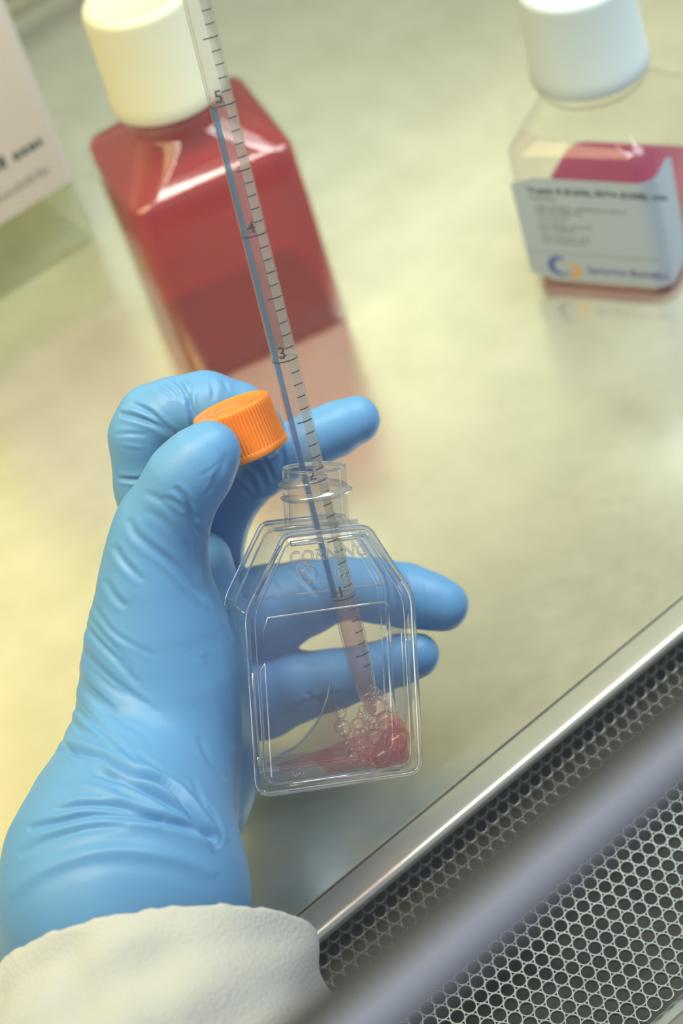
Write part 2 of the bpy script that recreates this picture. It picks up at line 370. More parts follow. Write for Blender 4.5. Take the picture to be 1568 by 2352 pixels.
# red bottle
def centre(fl, yaw_deg, h):
    a = math.radians(yaw_deg); ux = np.array([math.cos(a), math.sin(a)]); uy = np.array([-math.sin(a), math.cos(a)])
    return np.array(fl[:2]) + ux * h + uy * h
rb = centre(on_level(303, 503, 80), -16.8, 32)
t = bottle('media_bottle', (rb[0], rb[1], 0), math.radians(-16.8), 'square clear bottle full of red medium behind the blue gloved hand', 32, 80, 92, 17.6, 101, 141, 20.6, M_red, 84, M_capw, 19)
# right bottle
gb = centre(on_level(1222, 657), -63.5, 27)
t = bottle('reagent_bottle', (gb[0], gb[1], 0), math.radians(-63.5), 'small square bottle of magenta liquid with a white printed label, upper right', 27, 59, 72, 16.5, 78, 114, 20.4, M_mag, 27, M_capw2, 18)
label_patch(t, 27, 4, 50, -26, 30, M_label, wrap=13)
text('Trypsin B (0.25%), EDTA (0.02%), with', 3.3, M_ink, t, -20, 43.5, 27, 0.10)
text('Phenol Red', 2.2, M_inkg, t, -20, 40.5, 27, 0.03)
for k, (ws, zz) in enumerate([((4, 9, 12, 7), 36.6), ((4, 9, 3), 34.4), ((3, 8), 31.8), ((4, 6, 8), 28.6), ((4, 8), 26.4), ((5, 8, 4), 23.4), ((4, 6, 5), 21.2)]):
    word_bars(t, M_inkg, -18.5, zz, ws, 1.5, 27)
b = MB(); b.box((-25, -27.23, 16.6), (26, -27.2, 17.0)); b.build('printed_rule', M_inkg, t, smooth=False)
def arc_mark(a0, a1, r0, r1, cx, cz, m, name):
    b = MB(); ring = []
    for a in np.linspace(math.radians(a0), math.radians(a1), 16):
        f = (a - math.radians(a0)) / (math.radians(a1) - math.radians(a0)); wd = (r1 - r0) * (0.25 + 0.75 * math.sin(math.pi * min(f * 1.15, 1)))
        mid = (r0 + r1) / 2
        ring.append([(cx + (mid - wd / 2) * math.cos(a), -27.25, cz + (mid - wd / 2) * math.sin(a)), (cx + (mid + wd / 2) * math.cos(a), -27.25, cz + (mid + wd / 2) * math.sin(a))])
    b.loft(ring, False); return b.build(name, m, t)
arc_mark(60, 320, 2.4, 5.2, -13.5, 10.8, M_inkb, 'swirl_emblem'); arc_mark(-120, 120, 1.4, 4.4, -10.2, 9.2, M_inko, 'swirl_emblem')
text('Sartorius Biologics', 4.1, M_inkp, t, -3.5, 8.6, 27, 0.08)
# big clear bottle at the left edge
lb = on_level(236, 545)
ya = -2.5
ux = np.array([math.cos(math.radians(ya)), math.sin(math.radians(ya))]); uy = np.array([-ux[1], ux[0]])
lc = lb[:2] - ux * 38 + uy * 38
t = bottle('clear_bottle', (lc[0], lc[1], 0), math.radians(ya), 'large clear bottle with a cream label, cut off by the left edge', 38, 128, 150, 19, 155, 190, 20.6, M_pale, 100, M_capw, 19)
label_patch(t, 38, 31, 124, -36, 33, M_label2)
word_bars(t, M_ink, -34, 52, (14, 12, 14, 12), 5.4, 38, 'bold_lettering'); word_bars(t, M_inkl, -30, 40, (22, 26, 6), 3.2, 38)
word_bars(t, M_inkl, -22, 70, (16,), 2.6, 38); word_bars(t, M_inkl, -30, 84, (20, 18), 2.6, 38); word_bars(t, M_inkl, -30, 108, (16, 12), 2.4, 38); word_bars(t, M_inkl, -34, 116, (18, 20, 16), 2.6, 38)

# ------------------------------------------------------------------ culture flask
nz_ = np.array([.30, -.14, .945]); nz_ /= np.linalg.norm(nz_)
nx_ = np.array([.953, .10, -.286]); nx_ -= nx_.dot(nz_) * nz_; nx_ /= np.linalg.norm(nx_)
ny_ = np.cross(nz_, nx_)
RF = RM @ np.c_[nx_, ny_, nz_]                       # local x right, y towards the neck, z front
FW, FH, FT, CHX, CHY, NR = 23.4, 50.0, 11.0, 11.6, 20.0, 8.7
f0 = P(782, 1803, 588) - RF @ np.array([0, 0, FT])   # local origin: centre of the base
flask = thing('culture_flask', f0, RF, 'small clear culture flask held upright in the gloved hand', 'flask')
def outline(ins=0.0, rc=4.0, k=6):
    pts = [(-FW + ins, ins), (FW - ins, ins), (FW - ins, FH - ins * .4), (CHX - ins * .3, FH + CHY - ins), (-CHX + ins * .3, FH + CHY - ins), (-FW + ins, FH - ins * .4)]
    rr = [rc, rc, rc * .8, rc * .5, rc * .5, rc * .8]; out = []
    for i, p in enumerate(pts):
        a = np.array(pts[i - 1], float); q = np.array(p, float); c_ = np.array(pts[(i + 1) % 6], float)
        u = (a - q) / np.linalg.norm(a - q); v = (c_ - q) / np.linalg.norm(c_ - q)
        r = rr[i]
        for t_ in np.linspace(0, 1, k):
            out.append((1 - t_) ** 2 * (q + u * r) + 2 * t_ * (1 - t_) * q + t_ ** 2 * (q + v * r))
    return np.array(out)
def ring3(o2, z): return np.c_[o2, np.full(len(o2), z)]
b = MB()
b.loft([ring3(outline(1.0), -FT), ring3(outline(.3), -FT + .2), ring3(outline(0), -FT + .9), ring3(outline(0), FT - .9), ring3(outline(.3), FT - .2), ring3(outline(1.0), FT)], True, True, True)
b.build('flask_body', M_flask, flask, auto=35)
b = MB(); b.loft([ring3(outline(2.1), -FT + 1.3), ring3(outline(1.5), -FT + 1.9), ring3(outline(1.5), FT - 1.9), ring3(outline(2.1), FT - 1.3)], True, True, True)
b.build('inner_wall', M_flask, flask, auto=35)
for z, nm in ((FT, 'front_rim'), (-FT, 'back_rim')):
    b = MB(); o2 = outline(0.3)
    dense = []
    for i in range(len(o2)):
        for t_ in np.linspace(0, 1, 4)[:-1]: dense.append(o2[i] * (1 - t_) + o2[(i + 1) % len(o2)] * t_)
    b.tube(ring3(np.array(dense), z), 0.72, 8, True); b.build(nm, M_rim, flask)
    b = MB(); b.tube(ring3(outline(2.6), z * 0.94), 0.22, 6, True); b.build('inner_line', M_rim, flask)
def ridge(pts, r=0.3, m=None, name='ridge'):
    b = MB(); b.tube(np.array(pts, float), r, 6); return b.build(name, m or M_ridge, flask)
ridge([(-19, FH - 5.5, FT), (-17.5, FH - 1.8, FT), (9, FH - 1.2, FT), (15, FH - 1.2, FT), (16.5, FH - 2.6, FT)], .28)
ridge([(-19, 36, FT), (-20.5, 34, FT), (-20.5, 7, FT), (-19, 4.6, FT), (-19, 36, FT)], .22)
ridge([(20.6, 38, FT), (21.2, 36, FT), (21.2, 10, FT)], .35); ridge([(19.5, 40, FT), (19.6, 9, FT)], .22)
ridge([(-22.6, 34, FT + .2), (-22.4, 12, FT + .2)], .55); ridge([(-22.5, 11, FT + .2), (-22.5, 8, FT + .2)], .7)
ridge([(-14, 2.2, FT), (16, 2.4, FT)], .4); ridge([(-14, 1.2, FT - 3), (18, 1.2, FT - 3)], .4); ridge([(-20, 4.2, -FT + 2), (18, 4.2, -FT + 2)], .3)
ridge([(-FW, FH, -FT + 1), (-FW, FH, FT - 1)], .3); ridge([(-FW, FH - 1, -FT), (FW, FH - 1, -FT)], .25)
ridge([(-FW + 3, FH + 5, FT), (-CHX - 1, FH + CHY - 3, FT)], .45); ridge([(FW - 3.5, FH + 4, FT), (CHX + 1, FH + CHY - 4, FT), (CHX - 1, FH + CHY - 2, FT)], .45)
ridge([(-10, FH + CHY - 2.6, FT + .2), (-1.5, FH + CHY - 2.6, FT + .2)], .75); ridge([(3, FH + CHY - 2.6, FT + .2), (10, FH + CHY - 2.6, FT + .2)], .75)
ridge([(-CHX, FH + CHY, -FT + 2), (CHX, FH + CHY, -FT + 2)], .5); ridge([(-CHX, FH + CHY, 2), (CHX, FH + CHY, 2)], .5)
b = MB(); b.ball((8.5, -0.6, FT - 4), 1.3, 10, 7, (2.2, .6, 1)); b.ball((-16, -0.4, FT - 3), 1.1, 10, 7, (2.6, .6, 1)); b.build('gate_mark', M_rim, flask)
def ringmark(x, y, r, z=FT + .1, rr=.22):
    b = MB(); a = np.linspace(0, 2 * np.pi, 24, endpoint=False); b.tube(np.c_[x + r * np.cos(a), y + r * np.sin(a), np.full(24, z)], rr, 6, True); b.build('moulded_ring', M_rim, flask)
ringmark(-5.6, FH + 8.6, 2.1, rr=.38); ringmark(-5.9, FH + 9.6, 1.8, FT - 4, .3); ringmark(3.3, FH + 8.2, 1.4)
cu = bpy.data.curves.new('moulded_lettering', 'FONT'); cu.body = 'CORNING'; cu.size = 4.3 * S; cu.extrude = 0.00018; cu.space_character = 1.12; cu.align_x = 'CENTER'
cu.fill_mode = 'NONE'; cu.bevel_depth = 0.00012; cu.extrude = 0
cu.materials.append(M_rim); o = text_mesh(cu, 'moulded_lettering'); o.parent = flask
o.location = (0.2 * S, (FH + 12.2) * S, (FT + .15) * S)
# neck along local y
def lathe_y(b, prof, k=56):
    a = np.linspace(0, 2 * np.pi, k, endpoint=False)
    b.loft([np.c_[NX + r * np.cos(a), np.full(k, y), r * np.sin(a)] for r, y in prof], True)
NX = .8; y0 = FH + CHY; YT = y0 + 15.6
b = MB(); lathe_y(b, [(NR, y0 - .5), (NR, YT - .8), (NR - .25, YT - .2), (NR - .7, YT), (NR - 1.1, YT - .3), (NR - 1.3, YT - 1), (NR - 1.3, y0 - 1)]); b.build('neck', M_neck, flask, auto=60)
b = MB()
for rr, yy in ((NR - .3, YT - .1), (NR - 1.15, YT - .6)):
    a = np.linspace(0, 2 * np.pi, 48, endpoint=False); b.tube(np.c_[NX + rr * np.cos(a), np.full(48, yy), rr * np.sin(a)], .28, 6, True)
b.build('mouth_rim', M_rim, flask)
def thread(ts, tw, yy, fall):
    b = MB(); n = 90; a = np.linspace(ts, ts + tw, n)
    f = np.clip(np.minimum(np.arange(n), np.arange(n)[::-1]) / 12, 0.02, 1)
    c_ = np.c_[NX + (NR + .1) * np.cos(a), yy - fall * (a - ts) / (2 * np.pi), (NR + .1) * np.sin(a)]
    rings = []
    for i in range(n):
        er = np.array([math.cos(a[i]), 0, math.sin(a[i])]); ey_ = np.array([0, 1, 0])
        q = [(-.2, 1.15), (1.15 * f[i], .35), (1.3 * f[i], 0), (1.15 * f[i], -.35), (-.2, -1.15)]
        rings.append([c_[i] + er * u + ey_ * v * (0.3 + .7 * f[i]) for u, v in q])
    b.loft(rings, True, True, True); b.build('screw_thread', M_thread, flask, auto=40)
thread(math.radians(-250), math.radians(475), YT - 3.6, 3.6)
# medium lying in the lower right corner of the flask
zi = FT - 2.2
def prism(poly, z0, z1, m, name, parent, inset=.5):
    poly = np.array(poly, float); cc = poly.mean(0); small = cc + (poly - cc) * .985
    b = MB(); b.loft([ring3(small, z0), ring3(poly, z0 + inset), ring3(poly, z1 - inset), ring3(small, z1)], True, True, True)
    return b.build(name, m, parent, auto=40)
def curve(pts, n=8):
    pts = np.array(pts, float); out = []
    for i in range(len(pts) - 1):
        p0, p1, p2, p3 = pts[max(i - 1, 0)], pts[i], pts[i + 1], pts[min(i + 2, len(pts) - 1)]
        for t_ in np.linspace(0, 1, n, endpoint=False):
            out.append(.5 * ((2 * p1) + (-p0 + p2) * t_ + (2 * p0 - 5 * p1 + 4 * p2 - p3) * t_ ** 2 + (-p0 + 3 * p1 - 3 * p2 + p3) * t_ ** 3))
    out.append(pts[-1]); return np.array(out)
med = thing('culture_medium', f0, RF, 'pink medium topped with foam in the lower right corner of the flask', 'liquid')
top = curve([(-1.5, 3.2), (3, 5.2), (8, 6.6), (14, 8.2), (18.5, 10.5), (21.6, 13)])
poly = list(top[::-1]) + [(-1.5, 1.9), (17.5, 1.9), (20.6, 2.6), (21.6, 5.2)]
prism(poly, -zi, 4.6, M_medium, 'liquid_pool', med)
prism(list(curve([(-12.5, 2.4), (-6, 3.6), (-1, 4.6), (3, 5.2)])[::-1]) + [(-12.5, 1.9), (3, 1.9)], -zi, -zi + 5, M_medium, 'liquid_streak', med)
pool2 = curve([(11.5, 2.0), (15.5, 3.8), (18, 6.5), (21.4, 11)])
prism(list(pool2[::-1]) + [(20.6, 2.7), (21.5, 5.2)][:1], -zi + 1, zi - .6, M_medium, 'deep_corner', med)
fc = curve([(-17, 1.9), (-11.5, 5.2), (-6, 7.6), (-.5, 13), (2.6, 18.6), (4.2, 24)])
prism(list(fc[::-1]) + [(10, 2.0), (8, 8), (6, 16)], -zi + .2, -zi + 1.4, M_film, 'liquid_film', med)
b = MB(); b.tube(np.c_[fc, np.full(len(fc), -zi + 1.5)], .22, 6); b.build('meniscus_line', M_rim, med)
# bubbles
bub = []
def try_b(x, y, z, r):
    for (a_, b_, c_, d_) in bub:
        if (a_ - x) ** 2 + (b_ - y) ** 2 + ((c_ - z) * .8) ** 2 < ((r + d_) * .80) ** 2: return
    bub.append((x, y, z, r))
fixed = [(3.0, 18.2, 5, 1.7), (3.2, 13.8, 5, 2.5), (-10.2, 3.9, 6, 1.6), (13.5, 18.4, 5, 2.6), (15.8, 14.2, 5, 3.0), (8, 9.0, 6, 2.3), (12.0, 10.6, 6, 2.4), (17.8, 8.4, 7, 3.3), (13.4, 4.6, 7, 3.2), (9.6, 3.7, 7, 2.1), (5.5, 5.6, 6, 2.0), (16.5, 11.5, 6, 1.7), (1.2, 16, 4, .7), (.4, 14.8, 4, .6), (1.5, 17.3, 4, .5), (13, 23.0, 4, 1.5), (11, 21.5, 4, 1.4)]
for q in fixed: try_b(*q)
random.seed(3)
for _ in range(4000):
    x = random.uniform(3.5, 20.4); y = random.uniform(2.8, 24.5)
    if y > 7 + (x - 3) * 3.2 or y > 26.5 - abs(x - 12.5) * 1.7: continue
    try_b(x, y, random.uniform(3.6, 7.8), random.choice([.5, .7, 1.0, 1.4, 1.8, 2.3]))
    if len(bub) > 150: break
bm0 = None
for (x, y, z, r) in bub:
    if bm0 is None:
        b = MB(); b.ball((0, 0, 0), 1.0, 18, 12); o = b.build('bubble', M_bub, med); bm0 = o
    else: o = bm0.copy(); COL.objects.link(o)
    o.location = (x * S, y * S, z * S); o.scale = (r, r, r)
print('bubbles', len(bub))

# ------------------------------------------------------------------ serological pipette
pa, pb = P(436, -60, 542), P(855, 1640, 604)
ax = (pa - pb); PL = np.linalg.norm(ax); ax /= PL       # upwards along the barrel
viewdir = -(RM @ cam_pt(650, 800, 560)); viewdir /= np.linalg.norm(viewdir)   # towards the lens
pz = ax; py = -(viewdir - viewdir.dot(pz) * pz); py /= np.linalg.norm(py); px = np.cross(py, pz)
RP = np.c_[px, py, pz]                                 # local z up the barrel, -y faces the lens, x to the right
pip = thing('serological_pipette', pb, RP, 'clear graduated pipette with a painted blue reflection dipping into the flask', 'pipette')
def z_at(y_img):                                       # height along the barrel that shows at this image row
    lo, hi = 0, PL + 60
    for _ in range(50):
        md = (lo + hi) / 2; q = RM.T @ (pb + ax * md - np.array([0, 0, H])); yy = CY - F * q[1] / -q[2]
        if yy > y_img: lo = md
        else: hi = md
    return lo
Z1, Z5 = z_at(1368), z_at(240); ML = (Z5 - Z1) / 4; PR = 3.45
print('pipette ml', ML, 'Z1', Z1, [round(z_at(y), 1) for y in (240, 538, 822, 1368)])
LT = PL + 70
b = MB(); b.lathe([(1.7, 0), (2.0, .2), (2.2, 4), (2.9, 9), (PR, 15), (PR, LT)], 40); b.lathe([(1.3, 0), (1.8, 4), (2.5, 9.5), (PR - .6, 16), (PR - .6, LT)], 40)
b.build('barrel', M_pipe, pip, auto=60)
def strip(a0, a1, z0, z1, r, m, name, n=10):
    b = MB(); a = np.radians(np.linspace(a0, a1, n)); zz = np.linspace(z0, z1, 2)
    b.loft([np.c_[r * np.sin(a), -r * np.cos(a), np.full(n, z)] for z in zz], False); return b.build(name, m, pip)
bs = strip(-84, -31, Z1 + .5, Z5, PR - .35, M_blue, 'blue_reflection_strip'); bs['label'] = 'narrow translucent blue strip standing for a reflection'  # the glove's blue reflection in the barrel, painted as a tinted strip
strip(14, 84, Z1 + 1, LT, PR - .35, M_backing, 'pale_stripe')
def arc(b, a0, a1, z, hgt, r=PR + .04, n=12):
    a = np.radians(np.linspace(a0, a1, n)); b.loft([np.c_[r * np.sin(a), -r * np.cos(a), np.full(n, q)] for q in (z - hgt / 2, z + hgt / 2)], False)
b = MB(); k = -7
while Z1 + k * ML / 10 < LT - 2:
    z = Z1 + k * ML / 10
    if z > 14:
        if k % 10 == 0: arc(b, -180, 180, z, .32, n=48)
        elif k % 5 == 0: arc(b, -12, 66, z, .32)
        else: arc(b, 10, 62, z, .28)
    k += 1
tag(b.build('graduation_marks', M_ink, pip), kind='stuff')
def bent_text(ch, ang, z, size, back=False):
    cu = bpy.data.curves.new('t', 'FONT'); cu.body = ch; cu.size = size; cu.align_x = 'CENTER'; cu.offset = 0.02; cu.resolution_u = 4
    o = bpy.data.objects.new('t', cu); COL.objects.link(o); bpy.context.view_layer.update()
    me = bpy.data.meshes.new_from_object(o); V = np.array([v.co for v in me.vertices])[:, :2]; Fc = [tuple(p.vertices) for p in me.polygons]
    bpy.data.objects.remove(o); r = PR + .05
    a = math.radians(ang) + V[:, 0] / r
    mesh('numeral', np.c_[r * np.sin(a), -r * np.cos(a), z + V[:, 1]], Fc, M_ink, pip, False)
for n_ in range(1, 6):
    bent_text(str(n_), -7, Z1 + (n_ - 1) * ML + .9, 4.6)
    bent_text(str(6 - n_), 128, Z1 + (n_ - 1) * ML + 1.6, 4.2)
b = MB(); r = PR - .65
b.lathe([(1.2, .4), (1.7, 4), (2.4, 9.5), (r, 16), (r, Z1 - .1), (r - .8, Z1 - .9), (.2, Z1 - 1.3)], 32, True, True)
pl = thing('pipetted_liquid', pb, RP, 'peach pink liquid standing in the lowest part of the pipette', 'liquid'); b.build('liquid_column', M_pink, pl, auto=60)

# ------------------------------------------------------------------ orange screw cap
ca = np.array([-.358, .90, .25]); ca /= np.linalg.norm(ca)
cbot = P(572, 1041, 588)
cx2 = np.cross([0, 0, 1.], ca); cx2 /= np.linalg.norm(cx2); cy2 = np.cross(ca, cx2)
RC = RM @ np.c_[cx2, cy2, ca]
cap = thing('screw_cap', cbot, RC, 'orange ribbed screw cap pinched between thumb and index finger', 'cap')
b = MB(); K = 66 * 8; a = np.linspace(0, 2 * np.pi, K, endpoint=False)
g = 0.5 + 0.5 * np.cos(66 * a); g = g ** .6
def cring(r, z, amp): return np.c_[(r - amp * (1 - g)) * np.cos(a), (r - amp * (1 - g)) * np.sin(a), np.full(K, z)]
rings = [cring(9.6, .2, 0), cring(11.25, 0, 0), cring(11.4, .3, 0), cring(11.4, 1.5, 0), cring(11.15, 1.8, .0), cring(11.15, 2.0, .42), cring(10.95, 12.6, .42), cring(10.8, 13.4, .42), cring(10.45, 14.0, .25), cring(9.9, 14.2, 0), cring(9.5, 14.2, 0), cring(8.6, 14.15, 0), cring(8.3, 13.8, 0), cring(3.2, 13.75, 0), cring(3.0, 13.95, 0), cring(.3, 13.95, 0)]
b.loft(rings, True, True, True); b.build('cap_shell', M_orange, cap, auto=50)
b = MB()
for r_, z_, t_ in ((6.8, 13.8, .16), (4.6, 13.78, .14)):
    q = np.linspace(0, 2 * np.pi, 60, endpoint=False); b.tube(np.c_[r_ * np.cos(q), r_ * np.sin(q), np.full(60, z_)], t_, 6, True)
b.ball((0, -5.7, 13.8), .55, 8, 6, (1, 1, .5)); b.build('moulded_ring', M_orange, cap)

# ------------------------------------------------------------------ gloved hand: one continuous surface grown from a distance field
RES = 0.75
def cp(x, y, d, r): q = cam_pt(x, y, d); return (q[0], q[1], q[2], r * d / F)
HAND = {
 'palm': (7.0, [
   [(487,1030,571,57), (466,1052,571,66), (425,1105,574,80), (375,1195,580,90), (358,1260,583,96), (352,1340,585,112), (362,1430,588,140), (372,1520,592,172), (374,1600,593,176), (370,1690,592,172)],
   [(370,1690,592,180), (330,1790,585,190), (300,1880,575,215)],
   [(440,1560,606,120), (458,1700,604,118), (462,1800,600,113), (452,1868,594,108)],
   [(430,1480,628,140), (420,1650,626,150)],
   [(500,1400,626,62), (462,1290,622,72)],
   [(300,1900,572,222), (285,1990,562,262), (280,2090,556,278), (262,2200,560,262)],
   [(370,1250,640,95), (450,1450,655,130)]]),
 'index': (2.5, [[(390,1290,632,95), (352,1120,612,90), (335,1000,606,84), (352,966,605,82), (400,950,603,82), (470,938,603,84), (540,958,606,78), (585,985,612,66), (602,1002,614,56)]]),
 'middle': (2.5, [[(818,966,632,56), (770,985,630,61), (720,1005,629,62), (660,1035,628,62), (606,1066,629,66)], [(606,1066,629,66), (560,1110,633,66), (515,1180,640,62), (490,1290,648,66), (480,1400,655,80)], [(625,1068,628,56), (592,1092,628,53), (578,1098,630,48)]]),
 'ring': (2.5, [[(1018,1390,631,60), (985,1380,632,64), (930,1368,634,72), (860,1356,636,74), (780,1352,639,72), (700,1375,642,86), (620,1400,645,104), (540,1430,648,116)]]),
 'pinky': (2.5, [[(960,1506,631,52), (915,1516,633,57), (850,1538,636,60), (760,1562,640,70), (680,1578,643,82), (600,1600,646,98), (520,1600,646,110)]]),
}
def smin(a, b_, k):
    h = np.clip(0.5 + 0.5 * (b_ - a) / k, 0, 1); return b_ * (1 - h) + a * h - k * h * (1 - h)
allp = np.array([cp(*q) for g_ in HAND.values() for ch in g_[1] for q in ch])
lo = (allp[:, :3] - allp[:, 3:4]).min(0) - 5; hi = (allp[:, :3] + allp[:, 3:4]).max(0) + 5
nn = np.ceil((hi - lo) / RES).astype(int) + 1
axs = [(lo[i] + RES * np.arange(nn[i])).astype(np.float32) for i in range(3)]
D = np.full(nn, 30, np.float32)
def cone(a, b_, k, sub):
    A = np.array(a[:3]); B = np.array(b_[:3]); ra, rb_ = a[3], b_[3]; mrg = k + 4
    l = np.minimum(A - ra, B - rb_) - mrg; h_ = np.maximum(A + ra, B + rb_) + mrg
    i0 = np.clip(((l - lo) / RES).astype(int), 0, nn - 1); i1 = np.clip(((h_ - lo) / RES).astype(int) + 2, 1, nn)
    sl = tuple(slice(i0[i], i1[i]) for i in range(3))
    X, Y, Z = np.meshgrid(axs[0][sl[0]], axs[1][sl[1]], axs[2][sl[2]], indexing='ij', sparse=True)
    ab = B - A; L2 = ab.dot(ab)
    t_ = np.clip(((X - A[0]) * ab[0] + (Y - A[1]) * ab[1] + (Z - A[2]) * ab[2]) / L2, 0, 1)
    d = np.sqrt((X - A[0] - t_ * ab[0]) ** 2 + (Y - A[1] - t_ * ab[1]) ** 2 + (Z - A[2] - t_ * ab[2]) ** 2) - (ra + (rb_ - ra) * t_)
    sub[sl] = smin(sub[sl], d.astype(np.float32), k)
for g_, (k, chains) in HAND.items():
    sub = np.full(nn, 30, np.float32)
    for ch in chains:
        for q0, q1 in zip(ch[:-1], ch[1:]): cone(cp(*q0), cp(*q1), 2.0 if g_ != 'palm' else k, sub)
    D = smin(D, sub, 1.6)
def surface_nets(D):
    sg = D < 0
    cs = tuple(n - 1 for n in D.shape); cnt = np.zeros(cs, np.int8)
    for i in (0, 1):
        for j in (0, 1):
            for k in (0, 1): cnt += sg[i:cs[0] + i, j:cs[1] + j, k:cs[2] + k]
    act = (cnt > 0) & (cnt < 8); idx = np.full(cs, -1, np.int64); I = np.argwhere(act); idx[act] = np.arange(len(I))
    acc = np.zeros((len(I), 3)); num = np.zeros(len(I))
    corner = [(i, j, k) for i in (0, 1) for j in (0, 1) for k in (0, 1)]
    for p in corner:
        for ax_ in range(3):
            if p[ax_]: continue
            q = list(p); q[ax_] = 1
            va = D[I[:, 0] + p[0], I[:, 1] + p[1], I[:, 2] + p[2]].astype(float); vb = D[I[:, 0] + q[0], I[:, 1] + q[1], I[:, 2] + q[2]].astype(float)
            m_ = (va < 0) != (vb < 0); t_ = np.where(m_, va / np.where(m_, va - vb, 1), 0)
            pos = np.tile(np.array(p, float), (len(I), 1)); pos[:, ax_] = t_; acc[m_] += pos[m_]; num[m_] += 1
    V = (I + acc / num[:, None]) * RES + lo
    Fc = []
    for ax_ in range(3):
        u, v = (ax_ + 1) % 3, (ax_ + 2) % 3
        a = np.take(sg, range(0, D.shape[ax_] - 1), ax_); b_ = np.take(sg, range(1, D.shape[ax_]), ax_)
        E_ = np.argwhere(a != b_); E_ = E_[(E_[:, u] > 0) & (E_[:, v] > 0) & (E_[:, u] < cs[u]) & (E_[:, v] < cs[v])]
        ins = a[E_[:, 0], E_[:, 1], E_[:, 2]]; q = []
        for du, dv in ((0, 0), (-1, 0), (-1, -1), (0, -1)):
            c_ = E_.copy(); c_[:, u] += du; c_[:, v] += dv; q.append(idx[c_[:, 0], c_[:, 1], c_[:, 2]])
        q = np.stack(q, 1); q[~ins] = q[~ins][:, ::-1]; Fc.append(q)
    return V, np.concatenate(Fc)
HV, HF = surface_nets(D)
ok = (HF >= 0).all(1); HF = HF[ok]
def npmesh(name, V, Q):
    me = bpy.data.meshes.new(name); me.vertices.add(len(V)); me.vertices.foreach_set('co', V.astype(np.float32).ravel())
    me.loops.add(Q.size); me.loops.foreach_set('vertex_index', Q.astype(np.int32).ravel())
    me.polygons.add(len(Q)); me.polygons.foreach_set('loop_start', np.arange(0, Q.size, 4, dtype=np.int32)); 
    me.polygons.foreach_set('use_smooth', np.ones(len(Q), bool)); me.update(calc_edges=True); me.validate(); return me
me = npmesh('h', HV, HF); tmp = bpy.data.objects.new('h', me); COL.objects.link(tmp)
sm = tmp.modifiers.new('s', 'SMOOTH'); sm.factor = 0.5; sm.iterations = 6
sb = tmp.modifiers.new('u', 'SUBSURF'); sb.levels = 1; sb.render_levels = 1
bpy.context.view_layer.update(); ev = tmp.evaluated_get(bpy.context.evaluated_depsgraph_get()); me2 = bpy.data.meshes.new_from_object(ev)
nv = len(me2.vertices); V = np.empty(nv * 3, np.float32); me2.vertices.foreach_get('co', V); V = V.reshape(-1, 3).astype(float)
Nn = np.empty(nv * 3, np.float32); me2.vertices.foreach_get('normal', Nn); Nn = Nn.reshape(-1, 3).astype(float)
bpy.data.objects.remove(tmp)
Dp = -V[:, 2]; U = CX + F * V[:, 0] / Dp; W = CY - F * V[:, 1] / Dp
front = np.clip((Nn[:, 2] + 0.15) / 0.3, 0, 1)
disp = np.zeros(nv)
def fold(pts, wd, amp, dmin=0, dmax=900, asym=0.35, spl=True):
    """a crease (amp<0) or ridge (amp>0) along a curve, fading at both ends"""
    c_ = curve(pts, 6) if spl and len(pts) > 2 else np.array(pts, float)
    m_ = (U > c_[:, 0].min() - 5 * wd) & (U < c_[:, 0].max() + 5 * wd) & (W > c_[:, 1].min() - 5 * wd) & (W < c_[:, 1].max() + 5 * wd) & (Dp > dmin) & (Dp < dmax)
    I = np.where(m_)[0]
    if not len(I): return
    best = np.full(len(I), 1e9); sgn = np.zeros(len(I)); par = np.zeros(len(I)); n = len(c_) - 1
    for i in range(n):
        a = c_[i]; d_ = c_[i + 1] - a; L2 = d_.dot(d_) + 1e-9
        t_ = np.clip(((U[I] - a[0]) * d_[0] + (W[I] - a[1]) * d_[1]) / L2, 0, 1)
        ex = U[I] - a[0] - t_ * d_[0]; ey_ = W[I] - a[1] - t_ * d_[1]; dd = np.hypot(ex, ey_); k = dd < best
        best[k] = dd[k]; sgn[k] = np.sign(ex * d_[1] - ey_ * d_[0])[k]; par[k] = ((i + t_) / n)[k]
    env = np.clip(np.sin(np.pi * np.clip(par, 0, 1)), 0, 1) ** 0.6
    x = sgn * best / wd
    disp[I] += amp * env * (np.exp(-x ** 2) - asym * np.exp(-((x - 1.9) / 1.1) ** 2) - asym * np.exp(-((x + 1.9) / 1.1) ** 2))
TH = (0, 598)
# thumb and ball of the thumb
for pts, wd, am in [
    ([(400,1118),(430,1150),(446,1185),(462,1190)], 7, -.9), ([(372,1140),(420,1165),(450,1200)], 7, -.5), ([(330,1130),(370,1150),(410,1190),(440,1235)], 8, -.35),
    ([(455,1095),(490,1075),(500,1060)], 5, -.12), ([(470,1140),(488,1110),(498,1075)], 5, -.2), ([(492,1150),(500,1100),(520,1040)], 7, -.22),
    ([(295,1190),(310,1225),(350,1260),(400,1300),(470,1380)], 9, -.6), ([(262,1252),(285,1290),(330,1335)], 8, -.5), ([(240,1330),(262,1370),(290,1395)], 8, -.4),
    ([(350,1265),(400,1320),(440,1362),(480,1400)], 9, .25), ([(330,1170),(380,1200),(430,1260),(458,1310)], 9, -.3), ([(455,1230),(470,1330),(505,1400),(535,1470)], 7, -.55), ([(420,1180),(455,1215),(462,1240)],7,-.6)]:
    fold(pts, wd, am, *TH)
for i in range(11):                                 # the fan of folds on the back edge below the thumb
    yy = 1400 + i * 31 + random.uniform(-9, 9); x0 = 222 - i * 6.5 + random.uniform(-6, 10)
    fold([(x0 - 25, yy - 30), (x0 + 8, yy + 12), (x0 + 50 + 3 * i, yy + 62), (x0 + random.uniform(80, 150) + 6 * i, yy + 112 + 2 * i)], random.uniform(6, 9), -random.uniform(.22, .55), *TH)
